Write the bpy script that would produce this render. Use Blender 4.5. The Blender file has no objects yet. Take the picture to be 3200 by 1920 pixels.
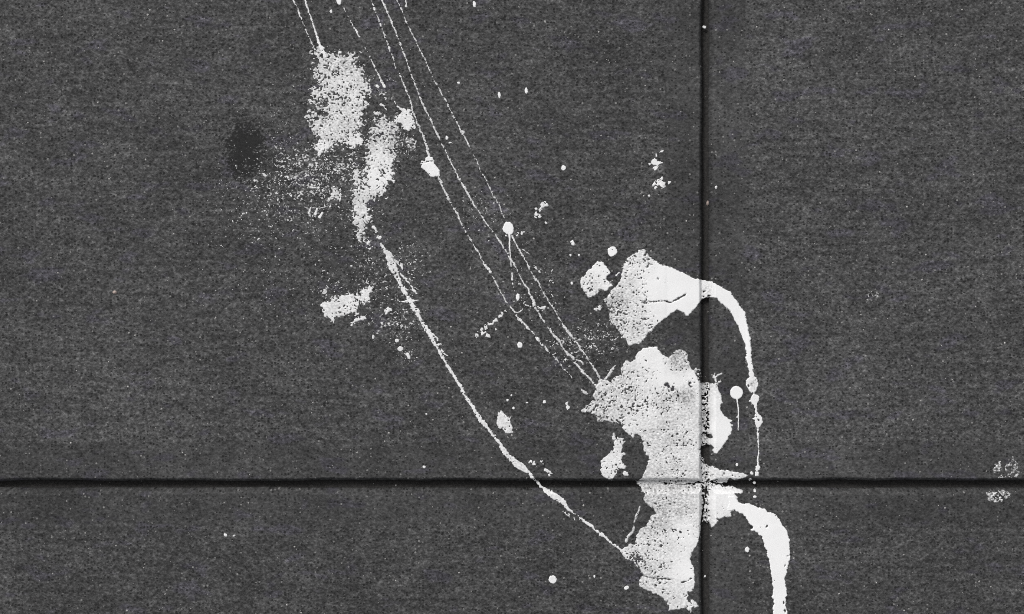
import bpy, math
import numpy as np

# ------------------------------------------------------------------ camera
K = 1.2 / 3200.0                       # metres per photograph pixel on the paving
scene = bpy.context.scene
cam_d = bpy.data.cameras.new("camera")
cam_d.sensor_width = 36.0
cam_d.lens = 50.0
cam_d.clip_start = 0.05
cam_d.clip_end = 2000.0
cam = bpy.data.objects.new("camera", cam_d)
scene.collection.objects.link(cam)
cam.location = (0.0, 0.0, 1.2 * 50.0 / 36.0)
cam.rotation_euler = (0.0, 0.0, 0.0)   # standing over the paving, looking straight down
scene.camera = cam

# ------------------------------------------------------------------ sky and sun (soft, overcast)
SUN_EL, SUN_AZ = math.radians(48), math.radians(-32)     # azimuth from +Y, towards -X
world = bpy.data.worlds.new("World")
scene.world = world
world.use_nodes = True
wn, wl = world.node_tree.nodes, world.node_tree.links
wn.clear()
w_out = wn.new("ShaderNodeOutputWorld")
w_bg = wn.new("ShaderNodeBackground")
w_sky = wn.new("ShaderNodeTexSky")
w_sky.sky_type = 'NISHITA'
w_sky.sun_disc = False
w_sky.sun_elevation = SUN_EL
w_sky.sun_rotation = SUN_AZ
w_sky.dust_density = 4.0
w_hs = wn.new("ShaderNodeHueSaturation")
w_hs.inputs["Saturation"].default_value = 0.12
wl.new(w_sky.outputs[0], w_hs.inputs["Color"])
wl.new(w_hs.outputs[0], w_bg.inputs["Color"])
w_bg.inputs["Strength"].default_value = 0.09
wl.new(w_bg.outputs[0], w_out.inputs["Surface"])

sun_d = bpy.data.lights.new("sun", 'SUN')
sun_d.energy = 1.5
sun_d.angle = math.radians(14)
sun_d.color = (1.0, 0.985, 0.97)
sun = bpy.data.objects.new("sun", sun_d)
scene.collection.objects.link(sun)
from mathutils import Vector
sun_dir = Vector((math.sin(SUN_AZ) * math.cos(SUN_EL), math.cos(SUN_AZ) * math.cos(SUN_EL), math.sin(SUN_EL)))
sun.rotation_euler = sun_dir.to_track_quat('Z', 'Y').to_euler()
sun.location = (0, 0, 3)

vs = scene.view_settings
scene.display_settings.display_device = 'sRGB'
vs.view_transform = 'Standard'
vs.look = 'None'
vs.exposure = 0.22
vs.gamma = 1.0
vs.use_curve_mapping = False
scene.cycles.use_denoising = False     # keep the stone's fine grain
scene.cycles.filter_width = 1.0
scene.cycles.max_bounces = 6

# ------------------------------------------------------------------ lattice noise
RNG = np.random.default_rng(7)
TAB = RNG.standard_normal((1024, 1024)).astype(np.float32)

def nz(x, y, sx, sy=None, seed=0):
    """smooth random field, about unit spread, features of sx by sy"""
    sy = sy or sx
    u = np.asarray(x, np.float64) / sx + 13.7 * seed + 301.3
    v = np.asarray(y, np.float64) / sy + 7.9 * seed + 417.1
    iu, iv = np.floor(u).astype(np.int64), np.floor(v).astype(np.int64)
    fu, fv = u - iu, v - iv
    fu, fv = fu * fu * (3 - 2 * fu), fv * fv * (3 - 2 * fv)
    a, b = iu & 1023, (iu + 1) & 1023
    c, d = iv & 1023, (iv + 1) & 1023
    top = TAB[c, a] * (1 - fu) + TAB[c, b] * fu
    bot = TAB[d, a] * (1 - fu) + TAB[d, b] * fu
    return (top * (1 - fv) + bot * fv) * 1.45

def sstep(a, b, x):
    t = np.clip((x - a) / (b - a), 0, 1)
    return t * t * (3 - 2 * t)

def grain(x, y, seed=0):
    """the rough paving's grain in photograph pixels: what decides where thin paint holds"""
    g = 0.88 * nz(x, y, 3.9, 3.6, seed) + 0.36 * nz(x, y, 9, 7.5, seed + 1) + 0.30 * nz(x, y, 34, 22, seed + 2)
    return g / 0.95

def probit(c):
    c = np.clip(c, 0.0005, 0.9995)
    return np.log(c / (1 - c)) / 1.702

# ------------------------------------------------------------------ the paving's surface
JX, JY = 2207.0, 1516.0                # joint lines in photograph pixels
SLAB = 3200.0                          # a slab is 1.2 m across
G = 0.0046                             # half gap of a joint, metres
R_SHARP, R_WORN = 0.0042, 0.0068       # arris radii: the slab before a joint, the slab after it (right of it, below it)
BED = -0.0165

def wave(t, seed):
    """unevenness of a slab's edge along its length, metres"""
    return 0.00024 * nz(t, t * 0, 0.045, 1, seed) + 0.00012 * nz(t, t * 0, 0.009, 1, seed + 3)

def edge_h(d, R):
    """height of a slab beside its edge; d metres from the joint's middle, R the arris radius"""
    q = np.clip((G + R - d) / R, 0, 1)
    h = -(0.0045 + 0.45 * R) * q ** 1.8
    return np.where(d < G, BED, h)

def trowel(d):
    """the edging tool's smoother margin, sunk a little and ending in a faint ridge"""
    m = 1 - sstep(0.0455, 0.0495, d)
    return -0.00030 * m

def joint_d(x, y):
    """distance to the nearest joint across and along (metres), given metres"""
    jx, jy, s = (JX - 1600) * K, (960 - JY) * K, SLAB * K
    ax = (x - jx + s / 2) % s - s / 2
    ay = (y - jy + s / 2) % s - s / 2
    return ax, ay

def ground_z(x, y, floor=BED):
    ax, ay = joint_d(x, y)
    dx = np.abs(ax) - wave(y, 11) - np.where(ax > 0, wave(y, 17), 0)
    dy = np.abs(ay) - wave(x, 23) - np.where(ay > 0, wave(x, 29), 0)
    h = np.minimum(edge_h(dx, np.where(ax > 0, R_WORN, R_SHARP)), edge_h(dy, np.where(ay < 0, R_WORN, R_SHARP)))
    h = h + trowel(np.abs(ax)) + 0.45 * trowel(np.abs(ay))
    h = h + 0.00035 * nz(x, y, 0.09, 0.07, 41) + 0.00012 * nz(x, y, 0.03, 0.022, 43)
    return np.maximum(h, floor)

# ------------------------------------------------------------------ materials
def new_mat(name):
    m = bpy.data.materials.new(name)
    m.use_nodes = True
    nt = m.node_tree
    for n in list(nt.nodes):
        nt.nodes.remove(n)
    out = nt.nodes.new("ShaderNodeOutputMaterial")
    p = nt.nodes.new("ShaderNodeBsdfPrincipled")
    nt.links.new(p.outputs[0], out.inputs[0])
    return m, nt, p

class NT:
    """small helper for writing node graphs"""
    def __init__(self, nt):
        self.nt = nt
    def n(self, t, **kw):
        nd = self.nt.nodes.new(t)
        for k, v in kw.items():
            setattr(nd, k, v)
        return nd
    def put(self, sock, v):
        if isinstance(v, bpy.types.NodeSocket):
            self.nt.links.new(v, sock)
        elif v is not None:
            sock.default_value = v
    def math(self, op, a, b=None, c=None, clamp=False):
        nd = self.n("ShaderNodeMath", operation=op)
        nd.use_clamp = clamp
        self.put(nd.inputs[0], a); self.put(nd.inputs[1], b); self.put(nd.inputs[2], c)
        return nd.outputs[0]
    def mapr(self, v, a, b, c=0.0, d=1.0, smooth=False):
        nd = self.n("ShaderNodeMapRange")
        nd.interpolation_type = 'SMOOTHSTEP' if smooth else 'LINEAR'
        self.put(nd.inputs[0], v)
        for i, q in enumerate((a, b, c, d)):
            nd.inputs[i + 1].default_value = q
        return nd.outputs[0]
    def mix(self, f, a, b, mode='MIX'):
        nd = self.n("ShaderNodeMix", data_type='RGBA', blend_type=mode)
        self.put(nd.inputs[0], f); self.put(nd.inputs[6], a); self.put(nd.inputs[7], b)
        return nd.outputs[2]
    def noise(self, vec, scale, detail=2.0, rough=0.5, dist=0.0):
        nd = self.n("ShaderNodeTexNoise", noise_dimensions='2D')
        self.put(nd.inputs["Vector"], vec)
        nd.inputs["Scale"].default_value = scale
        nd.inputs["Detail"].default_value = detail
        nd.inputs["Roughness"].default_value = rough
        nd.inputs["Distortion"].default_value = dist
        return nd.outputs["Fac"]
    def voro(self, vec, scale, feature='F1'):
        nd = self.n("ShaderNodeTexVoronoi", feature=feature, voronoi_dimensions='2D')
        self.put(nd.inputs["Vector"], vec)
        nd.inputs["Scale"].default_value = scale
        return nd
    def scaled(self, vec, s):
        nd = self.n("ShaderNodeVectorMath", operation='MULTIPLY')
        self.put(nd.inputs[0], vec); nd.inputs[1].default_value = s
        return nd.outputs[0]

def grey(v):
    return (v, v, v, 1)

def concrete_material():
    m, nt, p = new_mat("dark_concrete")
    T = NT(nt)
    pos = T.n("ShaderNodeNewGeometry").outputs["Position"]
    att = T.n("ShaderNodeAttribute", attribute_name="margin").outputs["Fac"]
    st = T.scaled(pos, (1.0, 1.35, 1.0))                     # the broom ran left to right
    def turned(v, deg):
        nd = T.n("ShaderNodeVectorRotate", rotation_type='Z_AXIS')
        T.put(nd.inputs["Vector"], v); nd.inputs["Angle"].default_value = math.radians(deg)
        return nd.outputs[0]
    fine = T.noise(turned(st, 37), 270.0, 3.0, 0.72)
    mid = T.noise(turned(st, 64), 105.0, 1.0, 0.55)
    patch = T.noise(T.scaled(pos, (1.0, 1.6, 1.0)), 14.0, 3.0, 0.6)
    broad = T.noise(pos, 3.0, 2.0, 0.5)
    # grain: sum of fields around zero
    g = T.math('MULTIPLY', T.math('SUBTRACT', fine, 0.5), 3.5)
    g = T.math('ADD', g, T.math('MULTIPLY', T.math('SUBTRACT', mid, 0.5), 1.3))
    soft = T.mapr(att, 0.0, 1.0, 1.0, 0.72)
    g = T.math('MULTIPLY', g, soft)
    g = T.math('ADD', g, T.math('MULTIPLY', T.math('SUBTRACT', patch, 0.5), 0.75))
    g = T.math('ADD', g, T.math('MULTIPLY', T.math('SUBTRACT', broad, 0.5), 0.5))
    streak = T.noise(T.scaled(pos, (16.0, 170.0, 1.0)), 1.0, 3.0, 0.6)       # brushed left to right
    g = T.math('ADD', g, T.math('MULTIPLY', T.math('SUBTRACT', streak, 0.5), T.mapr(att, 0.0, 1.0, 1.0, 0.35)))
    mott = T.noise(turned(pos, 23), 34.0, 2.0, 0.6)
    g = T.math('ADD', g, T.math('MULTIPLY', T.math('SUBTRACT', mott, 0.5), 0.3))
    rim = T.math('MULTIPLY', att, T.mapr(T.noise(pos, 5.0, 2.0, 0.5), 0.35, 0.65, 0.0, -0.24))   # denser, darker cement skin left by the edging tool
    g = T.math('ADD', g, rim)
    tone = T.n("ShaderNodeAttribute", attribute_name="tone").outputs["Fac"]  # each slab was poured on its own
    g = T.math('ADD', g, tone)
    val = T.math('MULTIPLY', T.math('POWER', 2.718, g), 0.0605)
    # cool, slightly violet patches in the cement
    cool = T.mapr(T.noise(T.scaled(pos, (1.0, 2.2, 1.0)), 17.0, 2.0, 0.6), 0.60, 0.70, 0.0, 0.8, True)
    comb = T.n("ShaderNodeCombineColor")
    T.put(comb.inputs[0], val); T.put(comb.inputs[1], val); T.put(comb.inputs[2], val)
    col = T.mix(cool, comb.outputs[0], T.mix(1.0, comb.outputs[0], (1.03, 0.99, 1.17, 1), 'MULTIPLY'))
    # pale sand grains and dark pores
    v1 = T.voro(pos, 230.0)
    r1 = T.n("ShaderNodeSeparateColor"); T.put(r1.inputs[0], v1.outputs["Color"])
    size = T.math('MULTIPLY', r1.outputs[1], 0.20)
    grainm = T.math('MULTIPLY', T.math('GREATER_THAN', r1.outputs[0], 0.93),
                    T.math('LESS_THAN', v1.outputs["Distance"], T.math('ADD', size, 0.08)))
    gcol = T.mix(r1.outputs[2], (0.10, 0.10, 0.10, 1), (0.24, 0.238, 0.232, 1))
    col = T.mix(grainm, col, gcol)
    v2 = T.voro(T.scaled(pos, (1.0, 1.3, 1.0)), 260.0)
    r2 = T.n("ShaderNodeSeparateColor"); T.put(r2.inputs[0], v2.outputs["Color"])
    porem = T.math('MULTIPLY', T.math('GREATER_THAN', r2.outputs[0], 0.80),
                   T.math('LESS_THAN', v2.outputs["Distance"], T.math('ADD', T.math('MULTIPLY', r2.outputs[1], 0.28), 0.12)))
    col = T.mix(T.math('MULTIPLY', porem, 0.85), col, grey(0.014))
    # an old oily stain beside the trodden paint, and fainter ones
    stain_n = T.math('ADD', T.math('MULTIPLY', T.noise(pos, 95.0, 2.0, 0.6), 0.6), T.math('MULTIPLY', fine, 0.7))
    def stain(cx, cy, rx, ry, amt, c, prev):
        d = T.n("ShaderNodeVectorMath", operation='SUBTRACT')
        T.put(d.inputs[0], pos); d.inputs[1].default_value = ((cx - 1600) * K, (960 - cy) * K, 0)
        l = T.n("ShaderNodeVectorMath", operation='LENGTH')
        T.put(l.inputs[0], T.scaled(d.outputs[0], (1 / (rx * K), 1 / (ry * K), 0)))
        wob = T.math('MULTIPLY', T.math('SUBTRACT', stain_n, 0.65), 1.9)
        mk = T.mapr(T.math('ADD', l.outputs["Value"], wob), 1.0, 0.55, 0.0, amt, True)
        return T.mix(mk, prev, c)
    col = stain(768, 468, 78, 116, 0.92, grey(0.0185), col)
    col = stain(835, 500, 60, 75, 0.35, grey(0.025), col)
    col = stain(250, 310, 70, 30, 0.35, grey(0.028), col)
    col = stain(580, 200, 60, 50, 0.25, grey(0.028), col)
    col = stain(432, 919, 58, 6, 0.5, grey(0.02), col)
    col = stain(2045, 1410, 60, 80, 0.30, grey(0.032), col)
    T.put(p.inputs["Base Color"], col)
    p.inputs["Roughness"].default_value = 0.88
    p.inputs["Specular IOR Level"].default_value = 0.22
    hgt = T.math('ADD', T.math('MULTIPLY', fine, 0.8), T.math('MULTIPLY', mid, 0.9))
    hgt = T.math('SUBTRACT', hgt, T.math('MULTIPLY', porem, 0.6))
    hgt = T.math('ADD', hgt, T.math('MULTIPLY', grainm, 0.4))
    b = T.n("ShaderNodeBump")
    T.put(b.inputs["Strength"], T.mapr(att, 0, 1, 0.75, 0.5))
    b.inputs["Distance"].default_value = 0.0008
    T.put(b.inputs["Height"], hgt)
    T.put(p.inputs["Normal"], b.outputs[0])
    return m

def paint_material():
    m, nt, p = new_mat("white_paint")
    T = NT(nt)
    pos = T.n("ShaderNodeNewGeometry").outputs["Position"]
    wear = T.n("ShaderNodeAttribute", attribute_name="wear").outputs["Fac"]
    f = T.noise(T.scaled(pos, (1.0, 1.3, 1.0)), 330.0, 2.0, 0.62)
    c = T.noise(pos, 60.0, 3.0, 0.6)
    k = T.mapr(f, 0.34, 0.66, 1.0, 0.0)
    k = T.math('ADD', T.math('MULTIPLY', k, 0.85), T.math('MULTIPLY', T.mapr(c, 0.35, 0.7, 0.0, 1.0), 0.35))
    k = T.math('MULTIPLY', k, wear, clamp=True)
    k = T.math('ADD', k, T.math('MULTIPLY', T.mapr(c, 0.5, 0.8, 0.0, 1.0), 0.04), clamp=True)
    col = T.mix(k, (0.85, 0.85, 0.848, 1), (0.16, 0.16, 0.16, 1))
    T.put(p.inputs["Base Color"], col)
    p.inputs["Roughness"].default_value = 0.62
    p.inputs["Specular IOR Level"].default_value = 0.3
    b = T.n("ShaderNodeBump")
    T.put(b.inputs["Strength"], T.mapr(wear, 0, 1, 0.10, 0.55))
    b.inputs["Distance"].default_value = 0.0006
    T.put(b.inputs["Height"], f)
    T.put(p.inputs["Normal"], b.outputs[0])
    return m

def plain_material(name, c1, c2, scale, rough=0.9, bump=0.5):
    m, nt, p = new_mat(name)
    T = NT(nt)
    pos = T.n("ShaderNodeNewGeometry").outputs["Position"]
    f = T.noise(pos, scale, 4.0, 0.65)
    T.put(p.inputs["Base Color"], T.mix(T.mapr(f, 0.3, 0.7), c1, c2))
    p.inputs["Roughness"].default_value = rough
    p.inputs["Specular IOR Level"].default_value = 0.2
    b = T.n("ShaderNodeBump")
    b.inputs["Strength"].default_value = bump
    b.inputs["Distance"].default_value = 0.001
    T.put(b.inputs["Height"], f)
    T.put(p.inputs["Normal"], b.outputs[0])
    return m

M_CONC = concrete_material()
M_PAINT = paint_material()
M_DIRT = plain_material("joint_dirt", (0.026, 0.025, 0.0245, 1), (0.055, 0.053, 0.051, 1), 300.0, 1.0, 0.8)
M_ASPH = plain_material("asphalt", grey(0.035), grey(0.07), 90.0)
M_SAND = plain_material("pale_sand", (0.22, 0.215, 0.21, 1), (0.62, 0.61, 0.59, 1), 500.0, 0.8, 0.2)
M_PINK = plain_material("pink_granite", (0.34, 0.27, 0.24, 1), (0.50, 0.42, 0.38, 1), 500.0, 0.7, 0.2)

# ------------------------------------------------------------------ mesh helpers
COL = scene.collection

def mesh_obj(name, verts, faces, mat, parent=None, smooth=True, attrs=None):
    """verts (n,3), faces (m,3) or (m,4) arrays"""
    me = bpy.data.meshes.new(name)
    verts = np.ascontiguousarray(verts, np.float32)
    faces = np.ascontiguousarray(faces, np.int32)
    k = faces.shape[1]
    me.vertices.add(len(verts))
    me.vertices.foreach_set("co", verts.ravel())
    me.loops.add(faces.size)
    me.loops.foreach_set("vertex_index", faces.ravel())
    me.polygons.add(len(faces))
    me.polygons.foreach_set("loop_start", np.arange(0, faces.size, k, dtype=np.int32))
    me.polygons.foreach_set("use_smooth", np.full(len(faces), smooth, bool))
    for an, av in (attrs or {}).items():
        a = me.attributes.new(an, 'FLOAT', 'POINT')
        a.data.foreach_set("value", np.ascontiguousarray(av, np.float32))
    me.update(calc_edges=True)
    me.validate()
    me.materials.append(mat)
    o = bpy.data.objects.new(name, me)
    COL.objects.link(o)
    o.parent = parent
    return o

def tag(o, label=None, cat=None, group=None, kind=None):
    if label: o["label"] = label
    if cat: o["category"] = cat
    if group: o["group"] = group
    if kind: o["kind"] = kind
    return o

# ------------------------------------------------------------------ ground and paving
def sheet(name, half, z, mat):
    v = np.array([[-half, -half, z], [half, -half, z], [half, half, z], [-half, half, z]])
    return mesh_obj(name, v, np.array([[0, 1, 2, 3]]), mat, smooth=False)

tag(sheet("ground", 600.0, -0.055, M_ASPH), kind="structure")
pavement = tag(sheet("pavement", 3.2, BED + 0.001, M_DIRT), kind="structure")

def axis_cuts(detailed):
    """distances from one edge's joint middle to the other's, along one side of a slab"""
    s = SLAB * K
    a = sorted(set([round(G + r * (1 - math.cos(t)), 6) for r in (R_SHARP, R_WORN) for t in np.linspace(0.0, math.pi / 2, 9)])) + [G + R_WORN + 0.001]
    a[0] = G + 2e-5
    if detailed:
        a += list(np.arange(0.0140, 0.0450, 0.006)) + list(np.arange(0.0455, 0.0525, 0.0005))
        step = 0.007
    else:
        a += [0.022, 0.0445, 0.0475, 0.049, 0.0505, 0.06]
        step = 0.06
    n = max(2, int(round((s - 2 * (a[-1])) / step)))
    midd = list(np.linspace(a[-1], s - a[-1], n + 1))[1:-1]
    return np.array(a + midd + [s - q for q in reversed(a)])

def build_slab(ix, iy, detailed):
    s = SLAB * K
    x0 = (JX - 1600) * K + ix * s
    y0 = (960 - JY) * K + iy * s
    c = axis_cuts(detailed)
    n = len(c)
    X, Y = np.meshgrid(x0 + c, y0 + c)
    DX, DY = np.meshgrid(np.minimum(c, s - c), np.minimum(c, s - c))
    sx = np.where(np.arange(n) < n / 2, 1.0, -1.0)
    SX, SY = np.meshgrid(sx, sx)
    # edges wander: push the rim sideways by the same wave the height uses
    fx = 1 - sstep(0.008, 0.030, DX); fy = 1 - sstep(0.008, 0.030, DY)
    wx = wave(Y, 11) + np.where(SX > 0, wave(Y, 17), 0)
    wy = wave(X, 23) + np.where(SY > 0, wave(X, 29), 0)
    Xw, Yw = X + SX * fx * wx, Y + SY * fy * wy
    h = np.minimum(edge_h(np.maximum(DX, G), np.where(SX > 0, R_WORN, R_SHARP)), edge_h(np.maximum(DY, G), np.where(SY < 0, R_WORN, R_SHARP)))
    h = h + trowel(DX) + 0.45 * trowel(DY) + 0.00035 * nz(Xw, Yw, 0.09, 0.07, 41) + 0.00012 * nz(Xw, Yw, 0.03, 0.022, 43)
    margin = np.maximum(1 - sstep(0.044, 0.050, DX), 0.85 * (1 - sstep(0.040, 0.054, DY)))
    v = np.stack([Xw, Yw, h], -1).reshape(-1, 3)
    idx = np.arange(n * n).reshape(n, n)
    q = np.stack([idx[:-1, :-1], idx[:-1, 1:], idx[1:, 1:], idx[1:, :-1]], -1).reshape(-1, 4)
    rim = np.concatenate([idx[0, :-1], idx[:-1, -1], idx[-1, :0:-1], idx[:0:-1, 0]])
    low = v[rim].copy(); low[:, 2] = -0.045
    b = len(v) + np.arange(len(rim))
    side = np.stack([rim, b, np.roll(b, -1), np.roll(rim, -1)], -1)
    v = np.concatenate([v, low])
    attr = np.concatenate([margin.ravel(), np.ones(len(rim))])
    tone = np.full(len(v), {(-1, 0): -0.02, (0, 0): 0.05, (-1, -1): -0.09, (0, -1): -0.05}.get((ix, iy), 0.02 * (ix - iy)))
    return mesh_obj("slab", v, np.concatenate([q, side]), M_CONC, pavement, True, {"margin": attr, "tone": tone})

for iy in (0, -1, 1, -2):
    for ix in (-1, 0, 1, -2):
        build_slab(ix, iy, ix in (-1, 0) and iy in (0, -1))

# ------------------------------------------------------------------ paint: fields cut into real film
# places are given in photograph pixels, read off enlarged windows of it
WIN = {'A': (800, 0, 640 / 2473), 'B': (640, 300, 800 / 2473), 'C': (900, 700, 800 / 2473), 'D': (1300, 400, 800 / 2473),
       'E': (1760, 740, 720 / 2473), 'F': (1760, 1060, 720 / 2473), 'G': (1840, 1488, 720 / 2473), 'H': (1300, 1180, 800 / 1979),
       'I': (1300, 0, 800 / 2473), 'J': (2960, 1400, 240 / 1781), 'K': (2080, 1120, 360 / 2473), 'L': (1960, 1400, 480 / 2473),
       'M': (1700, 1000, 300 / 2473), 'N': (2040, 480, 300 / 2473), 'Z': (0, 0, 3200 / 2473)}

def W(win, pts):
    ox, oy, s = WIN[win]
    return [(ox + p[0] * s, oy + p[1] * s) + tuple(p[2:]) for p in pts]

def seg_dist(X, Y, a, b):
    vx, vy = b[0] - a[0], b[1] - a[1]
    L = vx * vx + vy * vy + 1e-9
    t = np.clip(((X - a[0]) * vx + (Y - a[1]) * vy) / L, 0, 1)
    return np.hypot(X - a[0] - t * vx, Y - a[1] - t * vy), t

def d_poly(X, Y, pts):
    """signed distance to a closed outline, positive inside"""
    d = np.full(X.shape, 1e9)
    ins = np.zeros(X.shape, bool)
    n = len(pts)
    for i in range(n):
        a, b = pts[i], pts[(i + 1) % n]
        e, _ = seg_dist(X, Y, a, b)
        d = np.minimum(d, e)
        if a[1] != b[1]:
            cond = (a[1] > Y) != (b[1] > Y)
            xi = a[0] + (Y - a[1]) * (b[0] - a[0]) / (b[1] - a[1])
            ins ^= cond & (X < xi)
    return np.where(ins, d, -d)

def d_line(X, Y, pts):
    """signed distance to a stroke whose full width is each point's third number"""
    best = np.full(X.shape, -1e9)
    for a, b in zip(pts[:-1], pts[1:]):
        e, t = seg_dist(X, Y, a, b)
        best = np.maximum(best, (a[2] + (b[2] - a[2]) * t) / 2 - e)
    return best

def d_dot(X, Y, c):
    """ellipse (x, y, rx, ry, tilt in degrees)"""
    x, y, rx, ry = c[:4]
    an = math.radians(c[4]) if len(c) > 4 else 0.0
    u = (X - x) * math.cos(an) + (Y - y) * math.sin(an)
    v = -(X - x) * math.sin(an) + (Y - y) * math.cos(an)
    return (1 - np.hypot(u / rx, v / ry)) * min(rx, ry)

def film(F, X, Y, thick, name, wear, floor=-0.006, parent=None, lift=0.0, mat=None):
    """cut F > 0 out of a grid (marching squares) and lay it on the paving as a film with rounded rims"""
    H, Wd = F.shape
    F = np.pad(F[1:-1, 1:-1], 1, constant_values=-1.0)
    F = np.where(np.abs(F) < 1e-4, 1e-4, F)
    ins = F > 0
    if not ins.any():
        return None
    i0 = np.arange(H - 1)[:, None] * Wd + np.arange(Wd - 1)[None, :]
    cs = ins[:-1, :-1] * 1 + ins[:-1, 1:] * 2 + ins[1:, 1:] * 4 + ins[1:, :-1] * 8
    N = H * Wd
    corner = [i0, i0 + 1, i0 + Wd + 1, i0 + Wd]
    edge = [N + i0, 2 * N + i0 + 1, N + i0 + Wd, 2 * N + i0]
    P = corner + edge                                   # 0..3 corners, 4..7 edges
    table = {1: [(0, 4, 7)], 2: [(1, 5, 4)], 3: [(0, 1, 5, 7)], 4: [(2, 6, 5)], 5: [(0, 4, 7), (2, 6, 5)], 6: [(1, 2, 6, 4)],
             7: [(0, 1, 2, 6, 7)], 8: [(3, 7, 6)], 9: [(0, 4, 6, 3)], 10: [(1, 5, 4), (3, 7, 6)], 11: [(0, 1, 5, 6, 3)],
             12: [(2, 3, 7, 5)], 13: [(0, 4, 5, 2, 3)], 14: [(1, 2, 3, 7, 4)], 15: [(0, 1, 2, 3)]}
    tris = []
    for c, polys in table.items():
        m = cs == c
        if not m.any():
            continue
        for poly in polys:
            ids = [P[k][m] for k in poly]
            for k in range(1, len(poly) - 1):
                tris.append(np.stack([ids[0], ids[k + 1], ids[k]], -1))
    tris = np.concatenate(tris)
    used, inv = np.unique(tris, return_inverse=True)
    tris = inv.reshape(-1, 3)
    kind, base = used // N, used % N
    fx, fy, ff = X.ravel(), Y.ravel(), F.ravel()
    nxt = np.where(kind == 1, base + 1, np.where(kind == 2, base + Wd, base))
    nxt = np.minimum(nxt, N - 1)
    den = ff[base] - ff[nxt]
    t = np.where(kind > 0, ff[base] / np.where(np.abs(den) < 1e-9, 1, den), 0)
    px = fx[base] + t * (fx[nxt] - fx[base])
    py = fy[base] + t * (fy[nxt] - fy[base])
    fval = np.where(kind > 0, 0.0, ff[base])
    x, y = (px - 1600) * K, (960 - py) * K
    z = ground_z(x, y, floor) + lift
    z = z + np.where(kind > 0, -0.00015, thick * np.sqrt(np.clip(fval, 0.03, 1.0)))
    w = np.broadcast_to(wear, F.shape).ravel()[base]
    cx, cy = x.mean(), y.mean()
    o = mesh_obj(name, np.stack([x - cx, y - cy, z], -1), tris, mat or M_PAINT, parent, True, {"wear": w})
    o.location = (cx, cy, 0)
    return o

def spots(X, Y, base, lst):
    """a map that is `base` save near each (x, y, radius, value)"""
    m = np.full(X.shape, float(base))
    for x, y, r, v in lst:
        k = np.exp(-((X - x) ** 2 + (Y - y) ** 2) / (r * r))
        m = m + (v - m) * np.clip(k * 1.35, 0, 1)
    return m

def paint(name, label, cat, group=None, polys=(), lines=(), dots=(), holes=(), cracks=(), feather=3.0, rough=(1.4, 0.8), cover=0.999, cover_at=(),
          wear=0.1, wear_at=(), wscale=1.0, residue=0.0, thick=0.0005, seed=0, step=1.3, floor=-0.006, edge_grain=0.35, lift=0.0, thin_in_joint=None, box=None):
    lines = [[(p[0], p[1], p[2] * wscale) for p in q] for q in lines]
    pts = [p for q in polys for p in q] + [p for q in lines for p in q] + [(c[0] + s * max(c[2], c[3]), c[1] + s * max(c[2], c[3])) for c in dots for s in (-1, 1)]
    xs, ys = [p[0] for p in pts], [p[1] for p in pts]
    pad = 14 + feather * 2
    x0, x1, y0, y1 = box or (min(xs) - pad, max(xs) + pad, min(ys) - pad, max(ys) + pad)
    X, Y = np.meshgrid(np.arange(x0, x1, step), np.arange(y0, y1, step))
    wx = X + rough[0] * nz(X, Y, 21, 21, seed + 5) + rough[1] * nz(X, Y, 8, 7, seed + 6)
    wy = Y + rough[0] * nz(X, Y, 21, 21, seed + 7) + rough[1] * nz(X, Y, 8, 7, seed + 8)
    d = np.full(X.shape, -1e9)
    for q in polys: d = np.maximum(d, d_poly(wx, wy, q))
    for q in lines: d = np.maximum(d, d_line(X + 0.35 * (wx - X), Y + 0.35 * (wy - Y), q))
    for c in dots: d = np.maximum(d, d_dot(X + 0.4 * (wx - X), Y + 0.4 * (wy - Y), c))
    for c in holes: d = np.minimum(d, -d_dot(wx, wy, c))
    for q in cracks: d = np.minimum(d, -d_line(wx, wy, q))
    n = grain(X, Y, seed % 3)
    cov = spots(X, Y, cover, cover_at)
    if thin_in_joint is not None:
        ax, ay = joint_d((X - 1600) * K, (960 - Y) * K)
        for a, v in ((np.abs(ax), thin_in_joint[0]), (np.abs(ay), thin_in_joint[1])):
            k = 1 - sstep(0.0028, 0.0058, a)
            cov = cov + (np.minimum(v, cov) - cov) * k
    F = np.minimum(d / feather - edge_grain * np.clip(n, -2, 2), 1.15 * (probit(cov) - n))
    wr = np.clip(spots(X, Y, wear, wear_at), 0, 1.6)
    if thin_in_joint is not None:
        wr = np.maximum(wr, 0.9 * (1 - sstep(0.0025, 0.0065, np.abs(ax))))  # paint turns greyer towards the middle of the upright joint
    o = film(F, X, Y, thick, name, wr, floor, lift=lift)
    if o is not None:
        tag(o, label, cat, group)
        if residue:
            # a starved grey film left round the rims and in most of the pores
            res = residue * (0.35 + 0.65 * sstep(0.0040, 0.0075, np.abs(ax)) if thin_in_joint is not None else 1.0)
            F2 = np.minimum((d + 1.6) / feather - edge_grain * np.clip(n, -2, 2), 1.15 * (probit(cov) + res - n))
            r = film(F2, X, Y, thick * 0.25, "thin_film", np.full(X.shape, 1.45), floor - 0.0001, lift=lift - 0.00006)
            r.location = r.location - o.location
            r.parent = o
    return o

# ------------------------------------------------------------------ the big splashes
SPL, THR, DRP = "paint splash", "paint line", "paint drop"

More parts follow.
